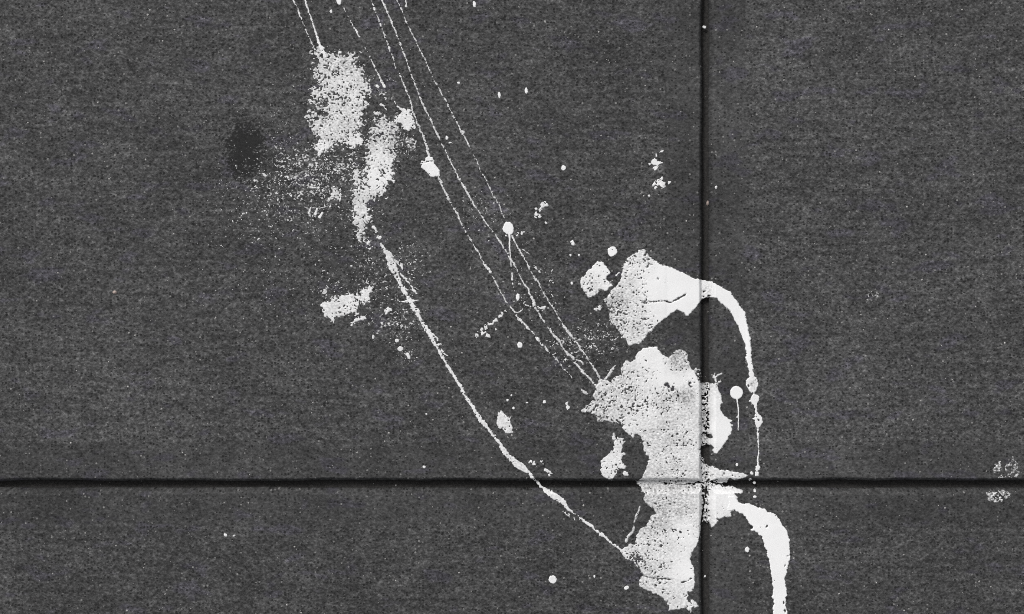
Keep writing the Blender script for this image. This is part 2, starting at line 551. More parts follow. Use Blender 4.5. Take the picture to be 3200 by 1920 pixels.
top_splash = W('E', [(870,125),(910,190),(980,260),(1060,310),(1160,330),(1250,380),(1350,420),(1450,460),(1520,478),(1600,490),(1700,540),(1820,620),(1890,720),
    (1940,830),(1990,960),(2002,1080),(2012,1250),(2030,1400),(2036,1470)]) + W('F', [(2028,300),(2045,420),(2005,420),(1987,330),(1967,190),(1942,20)]) + \
    W('E', [(1920,1060),(1900,1020),(1850,900),(1810,820),(1740,760),(1640,665),(1560,650),(1480,680),(1420,740),(1385,800),(1340,840),(1270,800),(1220,775),(1160,830),
    (1080,880),(1000,960),(920,1040),(830,1140),(700,1170),(670,1090),(640,1070),(600,1010),(570,960),(510,930),(500,830),(470,740),(430,680),(500,620),(560,530),
    (610,460),(650,380),(660,290),(720,200),(800,160)])
E_ = lambda u, v, r, c: W('E', [(u, v)])[0] + (r, c)
F_ = lambda u, v, r, c: W('F', [(u, v)])[0] + (r, c)
G_ = lambda u, v, r, c: W('G', [(u, v)])[0] + (r, c)
B_ = lambda u, v, r, c: W('B', [(u, v)])[0] + (r, c)
paint("paint_splash", "fan shaped white paint splash whose tail arcs over the upright joint and thins downward", SPL, "big white paint splashes",
      polys=[top_splash], feather=2.2, rough=(1.6, 1.0), cover=0.9992,
      cover_at=[E_(640,600,50,.87), E_(600,480,38,.90), E_(700,300,40,.90), E_(830,180,40,.87), E_(560,740,44,.85), E_(600,880,44,.85), E_(720,960,46,.86), E_(860,980,34,.93),
                E_(760,450,34,.955), E_(740,640,34,.95), E_(780,840,34,.94), E_(1130,540,14,.985), E_(760,1100,30,.96)],
      wear=0.05, wear_at=[E_(560,720,60,.75), E_(620,480,50,.4), E_(560,860,60,.8), E_(760,980,60,.5), E_(830,190,40,.45), E_(1560,560,16,.5)],
      holes=[W('E', [(1020,450)])[0] + (4, 3, -30), W('E', [(1520,590)])[0] + (4, 5), W('E', [(1515,640)])[0] + (4, 5), W('E', [(1575,640)])[0] + (5, 4)],
      cracks=[W('E', [(865,600,3),(895,655,4),(890,690,4),(860,712,4)]), W('E', [(870,712,4),(960,695,5),(1040,695,3.4),(1070,690,1.0)]),
              W('E', [(1080,690,4),(1140,700,6),(1240,665,4),(1335,615,4)]), W('E', [(890,335,5),(920,300,5),(955,292,4)]), W('E', [(850,885,5),(920,890,5)])],
      residue=0.45, thick=0.00065, seed=1, floor=-0.0065)

main_up = W('F', [(850,90),(930,80),(1000,85),(1060,150),(1130,220),(1180,160),(1240,110),(1300,120),(1340,200),(1360,280),(1400,340),(1435,400),(1450,470),(1640,480),
    (1662,520),(1680,650),(1700,720),(1712,800),(1780,850),(1812,930),(1812,1000),(1730,1120),(1650,1240),(1600,1250),(1605,1190),(1590,1160),(1540,1150),(1490,1190),
    (1480,1230),(1530,1300),(1540,1350),(1600,1370),(1650,1375)]) + W('L', [(1480,345),(1560,365),(1700,385),(1830,400),(1950,460),(1870,500),(1700,515),(1640,530),(1560,600),
    (1700,640),(1870,690),(1830,715),(1730,750),(1760,830),(1820,885),(1830,940),(1760,970),(1715,985),(1670,1030),(1680,1100),(1620,1135),(1580,1105),(1500,1130),(1460,1110),
    (1450,1200),(1390,1265),(1340,1200),(1300,1225),(1270,1180),(1290,1090),(1262,1130),(1220,1250)]) + \
    W('G', [(1200,560),(1190,660),(1150,770),(1100,830),(1090,900),(1120,950),(1140,1060),(1130,1200),(1050,1240),(1060,1320),(1150,1340),(1172,1390),(1110,1412),(1092,1480),
    (1050,1400),(960,1430),(880,1430),(850,1340),(800,1310),(700,1260),(600,1220),(540,1150),(570,1060),(540,990),(480,920),(380,880),(345,840),(370,780),(430,730),(480,750),
    (500,680),(560,590),(640,500),(740,400),(720,380),(650,320),(590,240),(600,190),(560,170),(532,100),(540,50)]) + \
    W('F', [(860,1470),(890,1400),(920,1300),(900,1240),(870,1200),(860,1100),(830,1040),(780,1030),(740,1060),(700,1010),(640,940),(560,900),(450,870),(370,885),(340,820),
    (250,790),(200,760),(280,700),(340,640),(345,540),(390,440),(490,435),(510,480),(540,420),(610,400),(620,310),(680,240),(760,210),(790,150)])
paint("paint_splash", "largest white paint splash, worn and speckled, spread across the crossing of the two joints", SPL, "big white paint splashes",
      polys=[main_up], feather=2.2, rough=(2.0, 1.3), cover=0.978,
      lines=[W('F', [(450,430,5),(490,390,7),(520,340,8),(560,285,2)]), W('L', [(205,950,2),(180,1010,4),(140,1150,4),(110,1220,3),(100,1330,6),(30,1430,7),(-20,1500,8)]),
             W('K', [(1080,520,4),(1065,440,5),(1030,400,4),(1060,330,3)]), W('K', [(1070,430,4),(1110,380,4),(1190,335,4)]), W('K', [(1100,560,4),(1130,520,4),(1190,515,3)])],
      cover_at=[F_(480,520,50,.87), F_(420,700,50,.82), F_(300,740,30,.62), F_(620,600,60,.86), F_(640,760,55,.86), F_(820,640,60,.87), F_(900,420,50,.91), F_(700,400,45,.90),
                F_(980,740,50,.90), F_(1120,620,34,.84), F_(1150,510,16,.50), F_(460,820,28,.80), F_(960,1000,50,.90), F_(1150,380,48,.9992), F_(930,150,44,.996),
                F_(1320,450,30,.995), F_(1250,230,34,.96), F_(1700,980,70,.9995), F_(1640,700,40,.9985), F_(1250,750,30,.99), F_(1300,1150,60,.95), F_(1050,1250,50,.97),
                F_(1200,1380,45,.94), F_(900,900,40,.975), G_(700,800,55,.88), G_(640,620,50,.93), G_(740,720,24,.82), G_(960,640,40,.985), G_(1010,1000,40,.998),
                G_(720,950,40,.90), G_(430,800,30,.90), G_(700,1180,40,.91), G_(950,1340,30,.955), G_(1100,1300,14,.5), G_(530,890,15,.35), G_(860,280,60,.965), G_(1380,240,50,.995),
                G_(1000,430,50,.96)],
      wear=0.42, wear_at=[F_(400,720,70,.7), F_(560,560,60,.6), F_(1150,380,60,.03), F_(930,150,55,.12), F_(1330,440,40,.08), F_(1250,215,34,.85), F_(1700,960,80,.05), F_(1630,720,40,.15), F_(1300,610,26,.95),
                F_(1250,870,40,.75), F_(1350,560,12,.8), F_(1100,680,30,.7), F_(880,900,60,.25), F_(980,1080,55,.6), F_(1350,900,50,.5), G_(900,250,80,.70), G_(700,480,60,.75),
                G_(1400,260,60,.15), G_(1010,620,45,.15), G_(1010,1010,50,.08), G_(700,820,60,.45), G_(600,1150,60,.6), G_(950,1340,50,.4), G_(650,70,40,.8), F_(1000,1350,60,.5)],
      holes=[W('F', [(1120,505)])[0] + (9, 6), W('K', [(540,585)])[0] + (3.2, 8.5), W('F', [(1170,560)])[0] + (7, 6), W('F', [(775,1035)])[0] + (8, 5),
             W('F', [(1560,1025)])[0] + (13, 10), W('F', [(1585,1325)])[0] + (17, 14), W('F', [(1538,1195)])[0] + (19, 15), W('K', [(1300,1180)])[0] + (1.5, 1.5),
             W('L', [(1570,420)])[0] + (3, 4.5), W('L', [(1300,1180)])[0] + (3.5, 4), W('G', [(530,890)])[0] + (9, 7), W('L', [(1250,690)])[0] + (4.5, 2.5)],
      cracks=[W('G', [(570,1078,5),(640,1082,3.5),(740,1095,3.5),(830,1110,4),(920,1112,4)]), W('G', [(1010,1140,7),(1050,1130,5),(1110,1100,3.5)]),
              W('L', [(380,600,2),(620,600,3),(860,592,3.5),(990,590,5),(1060,596,7),(1180,585,7),(1300,590,5.5),(1420,588,6),(1560,590,8),(1660,585,13)]),
              W('L', [(1250,760,9),(1245,900,9),(1235,1080,11),(1215,1250,12)])],
      residue=0.55, thick=0.00055, seed=4, floor=-0.0095, thin_in_joint=(0.68, 0.88), edge_grain=0.3)

tail = W('G', [(1500,200),(1560,205),(1590,250),(1620,290),(1690,300),(1740,300),(1820,345),(1890,355),(2000,410),(2080,510),(2120,580),(2125,640),(2150,680),(2157,800),(2145,950),
    (2130,1050),(2105,1150),(2120,1250),(2112,1400),(2135,1490),(2145,1600),(2150,1800),(2130,2100),(2090,2380),(2060,2390),(2030,2100),(2010,1800),(1990,1600),(1985,1484),
    (1970,1300),(1975,1150),(1950,1000),(1930,850),(1890,720),(1840,640),(1770,590),(1730,575),(1752,540),(1700,470),(1640,400),(1570,355),(1500,360)])
paint("paint_streak", "thick smooth white paint streak bending down beside the upright joint below the crossing", SPL, "big white paint splashes",
      polys=[tail], feather=2.2, rough=(1.3, 0.8), cover=0.9994, wear=0.03, thick=0.0009, seed=3, lift=0.00012,
      holes=[W('G', [(2135,855)])[0] + (5, 1.2), W('G', [(2110,950)])[0] + (1.4, 4), W('G', [(2090,1360)])[0] + (1.6, 4), W('G', [(2103,1450)])[0] + (1.6, 4), W('G', [(1921,543)])[0] + (2.2, 2.6)])

# ------------------------------------------------------------------ trodden patches in the upper part
p1 = W('A', [(690,580),(750,640),(760,560),(800,560),(830,650),(900,690),(980,650),(1080,680),(1200,650),(1225,760),(1200,812),(1310,815),(1300,920),(1350,970),(1362,1080),(1352,1200),
    (1330,1290),(1270,1320),(1260,1400),(1310,1470)]) + W('B', [(1515,200),(1480,260),(1485,330),(1505,430),(1430,515),(1350,480),(1280,440),(1200,500),(1100,560),(1050,520),(1090,430),
    (1060,330),(1040,260),(1010,190),(1100,140),(1180,110),(1100,95)]) + W('A', [(700,1290),(640,1240),(680,1150),(640,1060),(740,1000),(700,850),(770,790),(750,720)])
paint("paint_patch", "tall trodden white paint patch under the two leftmost paint lines", "paint patch", "trodden white paint patches",
      polys=[p1], feather=6.5, rough=(4, 3), cover=0.82, edge_grain=1.0, wear=0.60, residue=0.40, thick=0.0004, seed=2,
      cover_at=[W('A', [(1000,900)])[0] + (50, .93), B_(1150,500,22,.93), B_(1450,460,20,.95), B_(1330,430,18,.55), W('A', [(1040,1230)])[0] + (22, .70), B_(1250,330,40,.90), B_(1120,110,24,.25), B_(1545,350,18,.3),
                W('A', [(660,1150)])[0] + (22, .55), W('A', [(1000,720)])[0] + (26, .92)],
      wear_at=[W('A', [(1000,960)])[0] + (40, .35), B_(1120,510,30,.2), B_(1450,460,30,.25), W('A', [(1220,1150)])[0] + (30, .35), W('A', [(1000,760)])[0] + (40, .75)])
p2 = W('B', [(1650,190),(1740,180),(1760,260),(1850,270),(1862,400),(1850,600),(1810,680),(1820,800),(1760,900),(1700,970),(1600,1000),(1560,1060),(1600,1150),(1622,1210),(1540,1230),
    (1530,1300),(1450,1270),(1440,1180),(1430,1000),(1440,850),(1490,800),(1550,870),(1565,650),(1562,500),(1610,360),(1640,300)])
paint("paint_patch", "leaf shaped trodden white paint patch narrowing to the head of the long lower line", "paint patch", "trodden white paint patches",
      polys=[p2], lines=[W('B', [(1425,560,6),(1440,680,9),(1465,760,13),(1470,860,16)]), W('C', [(690,20,20),(700,60,18),(690,90,10)]), W('C', [(680,140,8),(725,145,8)]), W('C', [(778,150,8),(782,230,7)]), W('B', [(1470,1340,8),(1540,1380,9)])], feather=6, rough=(3.0, 2.6), cover=0.89, edge_grain=1.0, wear=0.60, residue=0.45, thick=0.0004, seed=5,
      cover_at=[B_(1700,640,40,.96), B_(1680,800,36,.97), B_(1700,225,34,.33), B_(1570,420,16,.2), B_(1580,300,20,.2), B_(1740,340,40,.86), B_(1440,660,30,.45), B_(1500,850,16,.6), B_(1720,700,16,.80)],
      wear_at=[B_(1680,780,46,.12), B_(1730,340,46,.75), B_(1680,620,30,.3), B_(1510,1100,40,.45)])
paint("paint_patch", "small white paint patch on the third paint line, above the bead on it", "paint patch", "trodden white paint patches",
      polys=[W('B', [(1880,135),(1940,130),(1985,108),(2000,200),(2030,310),(1985,325),(1950,345),(1900,270),(1840,262),(1830,210),(1890,190)])], feather=4, rough=(2, 2), cover=0.95,
      edge_grain=0.7, wear=0.3, residue=0.4, thick=0.0004, seed=6)
paint("paint_smear", "faint grey rubbed paint smear right of the leaf shaped patch", "paint smear", None,
      polys=[W('B', [(1900,430),(1990,405),(2045,440),(2030,500),(1985,520),(1960,470)])], feather=5, rough=(2, 2), cover=0.72, edge_grain=0.8, wear=1.45, thick=0.0002, seed=7)
paint("paint_patch", "thick ragged white paint patch lying left of the long lower line", "paint patch", "trodden white paint patches",
      polys=[W('C', [(480,680),(520,705),(640,690),(660,660),(700,668),(780,612),(838,640),(770,690),(780,740),(740,770),(690,770),(660,840),(655,880),(520,885),(440,942),(370,900),(340,800),(410,740)])],
      lines=[W('C', [(590,990,4),(640,945,7),(680,912,5),(740,905,4)])],
      feather=4, rough=(2.5, 2.2), cover=0.955, edge_grain=0.7, wear=0.35, residue=0.45, thick=0.00045, seed=8)
paint("paint_patch", "small pale paint mark above the ragged patch's corner", "paint patch", None,
      polys=[W('C', [(320,648),(385,640),(395,690),(365,710),(345,680)])], feather=5, cover=.8, edge_grain=.8, wear=.7, thick=.0003, seed=9)
paint("paint_patch", "small white paint patch between the ragged patch and the long line", "paint patch", None,
      polys=[W('C', [(920,830),(960,795),(1000,815),(1022,832),(980,850),(950,885),(925,880)])], feather=3.5, cover=.97, edge_grain=.6, wear=.3, thick=.0004, seed=9)
paint("paint_patch", "crumbly white paint patch at the lower edge of the speckled field", "paint patch", None,
      polys=[W('B', [(1200,910),(1290,900),(1310,970),(1290,1000),(1190,1005),(1220,960)])], lines=[W('B', [(1060,890,7),(1110,890,8),(1150,920,8),(1130,935,6)])],
      feather=5, cover=.86, edge_grain=.9, wear=.5, thick=.0003, seed=10)
paint("paint_bead", "oval white paint bead threaded on the third paint line", "paint bead", None,
      polys=[W('B', [(2170,590),(2200,600),(2225,660),(2272,725),(2255,780),(2190,790),(2150,750),(2090,712),(2080,640),(2120,612)])], cracks=[W('B', [(2105,645,2.5),(2150,632,2.5),(2195,640,2)])],
      feather=2.5, rough=(1.5, 1.2), cover=.993, wear=.1, thick=.0008, seed=11)
paint("paint_patch", "rounded white paint patch pointing at the fan shaped splash", "paint patch", None,
      polys=[W('E', [(360,275),(430,270),(462,310),(500,390),(460,440),(470,490),(540,468),(500,505),(530,542),(470,580),(400,570),(340,610),(260,650),(230,600),(188,510),(200,440),(240,380),(300,330)])],
      feather=2.4, rough=(1.6, 1.3), cover=.985, cover_at=[E_(290,490,34,.93), E_(280,600,30,.92)], wear=.12, wear_at=[E_(290,560,40,.4)], residue=0.45, thick=.00055, seed=12)
paint("paint_patch", "bottle shaped white paint patch just above the level joint", "paint patch", None,
      polys=[W('H', [(1562,462),(1600,470),(1612,510),(1582,560),(1592,600),(1572,640),(1622,690),(1585,700),(1552,750),(1522,800),(1462,772),(1430,722),(1440,640),(1500,580),(1530,560),(1530,490)]),
             W('H', [(1512,420),(1530,425),(1538,480),(1520,500),(1508,470)])], dots=[W('H', [(1612,745)])[0] + (9, 8), W('H', [(1605,590)])[0] + (4, 4)],
      feather=2.8, rough=(1.6, 1.6), cover=.965, wear=.45, wear_at=[(H := W('H', [(1500,690)])[0]) + (40, .25)], residue=0.5, thick=.0004, seed=13, edge_grain=.5)
paint("paint_patch", "teardrop shaped white paint patch right of the long lower line", "paint patch", None,
      polys=[W('H', [(640,270),(660,258),(690,290),(720,315),(735,300),(738,350),(750,390),(735,425),(690,432),(650,400),(630,360),(630,310)])],
      feather=2.6, rough=(1.5, 1.3), cover=.98, cover_at=[W('H', [(700,395)])[0] + (22, .92)], wear=.35, residue=0.5, thick=.00045, seed=14)

# small curled and broken marks
paint("paint_mark", "curled white paint mark, upper of two beside the upright joint", "paint mark", None,
      polys=[W('D', [(2280,320),(2310,295),(2340,320),(2375,325),(2370,350),(2345,365),(2340,400),(2310,412),(2290,395),(2315,375),(2290,355)])], dots=[W('D', [(2372,228)])[0] + (5, 4), W('D', [(2320,270)])[0] + (2.5, 5), W('D', [(2258,356)])[0] + (3, 3)],
      holes=[W('D', [(2312,372)])[0] + (4, 3)], feather=2.5, cover=.96, wear=.2, thick=.0004, seed=15, edge_grain=.6)
paint("paint_mark", "branched white paint mark, lower of two beside the upright joint", "paint mark", None,
      polys=[W('D', [(2270,545),(2300,530),(2330,520),(2365,475),(2382,480),(2370,510),(2395,530),(2395,555),(2420,568),(2412,582),(2370,585),(2345,560),(2310,560),(2290,570)])],
      dots=[W('D', [(2312,578)])[0] + (3, 4), W('D', [(2448,528)])[0] + (3, 5, 40), W('D', [(2336,652)])[0] + (5, 2.5)], holes=[W('D', [(2318,545)])[0] + (3, 3)], feather=2.4, cover=.97, wear=.2, thick=.0004, seed=16, edge_grain=.6)
paint("paint_mark", "white paint mark like a comma, near the middle of the paving", "paint mark", None,
      polys=[W('D', [(1200,725),(1230,702),(1265,712),(1282,745),(1250,772),(1225,790),(1195,810),(1185,790),(1210,765)])],
      dots=[W('D', [(1160,775)])[0] + (4, 4), W('D', [(1160,830)])[0] + (6, 8), W('D', [(1190,860)])[0] + (4, 5), W('D', [(1150,870)])[0] + (3, 3)], feather=2.6, cover=.93, wear=.35, thick=.0004, seed=17, edge_grain=.6)
paint("paint_mark", "three short slanting white paint dashes under the speckled field", "paint mark", None,
      lines=[W('B', [(1025,1075,4),(1005,1135,8)]), W('B', [(1085,1090,6),(1065,1145,9)]), W('B', [(1135,1130,6),(1110,1170,10)])], feather=2.0, rough=(.6, .4), cover=.99, wear=.3, thick=.0004, seed=18, edge_grain=.15)
paint("paint_mark", "broken tread like print of white paint left of the third line", "paint mark", None,
      lines=[W('C', [(2065,870,6),(2055,900,8)]), W('C', [(2005,930,9),(1985,945,7)]), W('C', [(1975,960,6),(1945,970,7)]), W('C', [(1915,990,7),(1912,1015,7)]), W('C', [(1875,1015,5),(1880,1060,8),(1905,1050,6)]),
             W('C', [(1915,1080,6),(1945,1080,5)])], dots=[W('C', [(1830,1070)])[0] + (3, 5), W('C', [(2005,1020)])[0] + (3, 3), W('C', [(2095,840)])[0] + (2.5, 3)], feather=2.8, cover=.92, wear=.4, thick=.0003, seed=19, edge_grain=.7)
paint("paint_mark", "pale rounded paint mark just above the level joint near the far edge", "paint mark", None,
      polys=[W('J', [(1100,410),(1160,390),(1190,330),(1225,330),(1235,440),(1215,540),(1130,560),(1090,500)])], feather=4, cover=.75, wear=1.45, thick=.0002, seed=20, edge_grain=.8)
paint("paint_mark", "scribbled ring of white paint just above the level joint near the far edge", "paint mark", None,
      lines=[W('J', [(1390,520,6),(1365,460,8),(1420,420,6),(1480,410,5),(1500,480,5),(1540,520,6),(1580,400,6),(1605,365,7)]), W('J', [(1520,250,6),(1530,330,5),(1460,360,4)]),
             W('J', [(1540,520,5),(1510,570,5),(1430,610,7),(1470,680,5)]), W('J', [(1620,460,5),(1640,530,7),(1680,560,8),(1640,600,6),(1600,650,7),(1560,660,5)]), W('J', [(1210,690,8),(1260,655,9),(1340,670,10)])],
      feather=3, cover=.70, wear=1.45, thick=.0002, seed=21, edge_grain=.7)
paint("paint_smear", "pale grey paint smear just below the level joint near the far edge", "paint smear", None,
      polys=[W('J', [(925,1030),(1000,1020),(1100,1060),(1180,1030),(1330,1010),(1420,1060),(1440,1170),(1330,1190),(1220,1250),(1090,1240),(1030,1260),(960,1190)])],
      feather=4, cover=.52, cover_at=[W('J', [(970,1100)])[0] + (9, .88), W('J', [(1030,1210)])[0] + (8, .88)], wear=1.45, thick=.0003, seed=22, edge_grain=.8)
paint("paint_smear", "faint grey paint scuff alone on the slab right of the upright joint", "paint smear", None,
      polys=[[(2708,936),(2720,914),(2736,902),(2741,918),(2730,932),(2714,944)]], feather=6, cover=.55, wear=1.45, thick=.00015, seed=23, edge_grain=1.0)
paint("paint_mark", "flaky paint mark between the largest splash and the upright joint, near its shoulder", "paint mark", None,
      lines=[W('K', [(655,230,5),(660,290,7)]), W('K', [(740,230,4),(745,300,5)]), W('K', [(710,330,6),(715,380,7)]), W('K', [(700,420,5),(720,480,8)])], feather=2.6, cover=.8, wear=.7, thick=.0003, seed=24, edge_grain=.8)
paint("paint_mark", "row of white paint crumbs just above where the long line crosses the level joint", "paint mark", None,
      dots=[W('H', [(880,655)])[0] + (5, 4), W('H', [(915,668)])[0] + (5, 6), W('H', [(970,658)])[0] + (5, 4), W('H', [(985,670)])[0] + (3, 3), W('H', [(1020,725)])[0] + (7, 5, 30), W('H', [(1042,745)])[0] + (6, 6)],
      feather=3, cover=.85, wear=.35, thick=.0003, seed=25, edge_grain=.8)
paint("paint_mark", "flaky paint crumbs hugging the long line just below the level joint", "paint mark", None,
      lines=[W('H', [(1150,1045,5),(1165,1065,6),(1190,1065,5)]), W('H', [(1205,1070,5),(1225,1095,6)])], feather=3, cover=.85, wear=.35, thick=.0003, seed=26, edge_grain=.8)
paint("paint_mark", "small white paint mark with two lobes left of the largest splash's tip", "paint mark", None,
      dots=[W('H', [(1165,200)])[0] + (5, 6), W('H', [(1178,235)])[0] + (6, 6)], feather=2.6, cover=.93, wear=.3, thick=.0003, seed=27, edge_grain=.6)
paint("paint_mark", "small flake of white paint below the rounded patch", "paint mark", None,
      lines=[W('E', [(400,730,6),(385,775,9),(340,775,3)])], feather=3, cover=.9, wear=.4, thick=.0003, seed=28, edge_grain=.7)
paint("paint_mark", "thin white paint sliver between the rounded patch and the fan shaped splash", "paint mark", None,
      lines=[W('E', [(620,365,4),(575,415,8)])], feather=2.4, cover=.97, wear=.2, thick=.0003, seed=29)
paint("paint_mark", "loop shaped white paint mark beside the round bead's tail", "paint mark", None,
      lines=[W('D', [(975,1045,3),(985,1025,5),(1015,1020,5),(1040,1005,3)])], feather=2.8, cover=.9, wear=.4, thick=.0003, seed=30, edge_grain=.7)

# ------------------------------------------------------------------ thrown lines
TG = "thin white paint lines thrown across the paving"
paint("paint_line", "faintest hairline of paint, leftmost of the lines entering at the top", THR, TG,
      lines=[W('A', [(430,-30,3.4),(470,40,3.4),(500,110,3),(570,290,3),(640,450,3),(690,560,4),(720,620,8),(755,700,9)])], feather=2.2, rough=(1.2, 1), cover=.90, wear=.5, thick=.0003, seed=31, wscale=0.85, edge_grain=.5)
paint("paint_line", "thick white paint line running into the head of the tall trodden patch", THR, TG,
      lines=[W('A', [(575,-40,7),(600,30,7),(640,150,5.5),(690,290,5.5),(735,440,7),(755,510,8),(780,570,14),(810,630,14),(840,690,10)])], feather=2, rough=(1.2, 1), cover=.97, wear=.15, thick=.0006, seed=32, wscale=0.85, edge_grain=.4)
paint("paint_line", "broken dashed paint line trailing below the drop at the top edge", THR, TG,
      lines=[W('A', [(1060,100,1.6),(1100,170,2.6),(1140,245,2.6)]), W('A', [(1148,272,5),(1190,340,6),(1235,430,4.5),(1262,475,2)]), W('A', [(1300,545,1.6),(1340,630,2.2)]),
             W('A', [(1375,690,4),(1410,760,4),(1490,920,4)]), W('A', [(1498,935,5),(1530,1000,8),(1560,1050,8)]), W('A', [(1455,1030,4),(1480,1050,8)]), W('A', [(1490,1140,6),(1520,1135,7),(1550,1140,5)]),
             W('A', [(1550,1180,5),(1570,1195,5)]), W('A', [(1510,1265,7),(1550,1275,6)]), W('A', [(1560,1305,5),(1580,1330,4)]), W('A', [(1675,1232,4),(1705,1280,4),(1745,1320,4)])],
      feather=2.2, rough=(1.2, 1), cover=.92, wear=.35, thick=.0004, seed=33, wscale=0.85, edge_grain=.5)
paint("paint_line", "white paint line that carries the oval bead, third of the long lines from the left", THR, TG,
      lines=[W('A', [(1375,-40,4),(1390,10,4),(1410,55,4.4),(1500,280,4.4),(1570,470,4),(1620,610,5),(1690,820,4)]), W('A', [(1715,855,3),(1790,1030,3.6),(1850,1190,3.6),(1882,1290,4)]) ,
             W('B', [(1995,110,3.5),(2015,170,4),(2060,280,5),(2110,390,6),(2125,450,8),(2140,490,9),(2170,590,12)]),
             W('D', [(212,440,5),(235,510,7),(265,590,7),(290,640,8),(330,720,5),(410,850,5),(450,950,4.5),(530,1080,4),(600,1200,4),(650,1295,6),(690,1355,10),(715,1375,6),(760,1480,4)]) +
             W('C', [(2040,630,4.5),(2110,750,5),(2160,820,4.5),(2200,857,5)]), W('C', [(2195,852,5),(2225,855,4.5),(2262,828,4.5)]), W('C', [(2205,885,4),(2240,930,8),(2290,975,5),(2315,1000,9)]), W('C', [(2330,840,1),(2335,842,1)]),
             W('C', [(2330,1015,1.6),(2390,1075,3)]), W('C', [(2395,1090,5),(2420,1120,6),(2470,1180,4)]) + W('M', [(0,680,4),(80,780,5),(150,850,6)]),
             W('M', [(210,905,4),(290,860,5)]), W('M', [(240,930,3),(300,1000,6),(360,1070,5),(430,1160,4),(500,1240,3)]), W('M', [(530,1280,4),(600,1340,6),(660,1420,6),(720,1500,4)]), W('F', [(200,540,5),(240,590,12)])],
      feather=2.2, rough=(1.8, 1.2), cover=.97, wear=.60, thick=.0005, seed=34, wscale=0.82, edge_grain=.55)
paint("paint_line", "heaviest of the three parallel paint lines, meeting the largest splash's tip", THR, TG,
      lines=[W('A', [(1515,-40,5.5),(1530,5,7),(1560,70,6),(1640,270,5),(1720,480,4.6),(1800,690,5.5),(1860,860,6),(1930,1040,5),(2010,1250,5.5),(2120,1470,4)]) +
             W('D', [(230,120,6),(300,260,5.5),(360,380,5.5),(430,510,6),(490,620,6.5),(540,710,6),(590,790,6),(640,870,5.5),(740,1000,4),(830,1130,4.2),(910,1260,5),(960,1340,4.4),(1025,1475,4)]) +
             W('C', [(2330,660,5),(2365,730,12),(2385,790,12),(2420,860,6),(2470,940,5)]) + W('M', [(60,130,5),(150,240,6),(200,340,5),(280,440,7),(390,520,9),(450,650,6),(540,790,7),(640,900,11),(770,980,9),(790,1110,6),(900,1210,7),(1000,1350,11),(1100,1440,6),(1200,1520,6)]) +
             W('F', [(250,390,7),(290,430,6),(350,490,7)]), W('C', [(2400,790,5),(2440,820,8),(2480,800,8)]), W('C', [(2290,780,6),(2330,795,7)]), W('M', [(850,1040,3),(950,1070,5),(1000,1130,6)])],
      feather=2.2, rough=(1.6, 1.2), cover=.985, wear=.60, thick=.0005, seed=35, wscale=0.82, edge_grain=.5)
paint("paint_line", "fine white paint line that carries the round bead, last of the long lines", THR, TG,
      lines=[W('A', [(1680,-40,5),(1700,5,5),(1760,120,5),(1810,250,4.5),(1880,400,4.8),(1960,570,5),(2030,710,4.6),(2100,850,3.6),(2140,950,3.2),(2220,1090,5),(2300,1240,4),(2380,1400,4),(2430,1480,4)]) +
             W('I', [(320,1050,4),(400,1190,4.2),(440,1275,5),(450,1295,6),(470,1330,2.4),(550,1480,3)]) + W('D', [(590,330,4.5),(620,410,4.2),(690,530,4),(740,640,4),(800,740,2.6),(830,820,2.8),(880,920,3)]),
             W('D', [(930,1040,4),(960,1110,9),(985,1150,6),(1020,1220,5.5),(1080,1320,8),(1110,1390,5),(1160,1480,5)]) + W('C', [(2400,540,4.5),(2470,670,4.5)]) + W('E', [(0,940,4.5),(60,1020,4.5)]) +
             W('M', [(480,110,5),(540,200,9),(640,330,6),(700,400,8),(790,500,5)]), W('M', [(820,560,5),(900,680,7),(920,730,6),(1060,900,5),(1160,1050,5),(1240,1150,7),(1310,1290,8),(1370,1390,6),(1440,1500,6)]),
             W('I', [(450,1265,6),(462,1285,7)]), W('D', [(1040,1175,5),(1095,1220,3)]), W('D', [(1155,1350,6),(1185,1380,6),(1210,1410,3)])],
      feather=2.1, rough=(1.5, 1.1), cover=.985, wear=.60, thick=.00045, seed=36, wscale=0.82, edge_grain=.5)
paint("paint_line", "short stub of paint line at the top edge, beside the long lines", THR, TG,
      lines=[W('A', [(1816,-40,5),(1815,40,4),(1808,75,6)])], feather=2, cover=.97, wear=.3, thick=.0004, seed=37)
long_pts = W('C', [(900,190,9),(940,265,11),(975,300,20),(1000,370,34),(1025,440,22),(1060,530,13),(1100,600,11),(1150,690,14),(1180,745,16),(1215,800,16),(1245,850,19),(1270,910,11),(1310,980,10),(1345,1025,15),
                   (1380,1080,15),(1410,1150,13),(1440,1200,9),(1500,1290,8),(1560,1400,8.5),(1610,1480,9)]) + \
    W('H', [(370,120,9),(420,200,9),(455,255,13),(500,330,18),(540,380,12),(600,450,10),(650,515,10),(680,565,18),(725,615,14),(760,650,22),(800,680,26),(830,710,20),(880,750,10),(940,810,6),(980,860,8),(1030,895,20),
            (1090,930,20),(1140,960,18),(1160,995,14),(1190,1030,8),(1240,1060,6),(1340,1140,8),(1420,1205,10),(1450,1222,9),(1500,1270,7),(1560,1315,10),(1610,1360,12)])
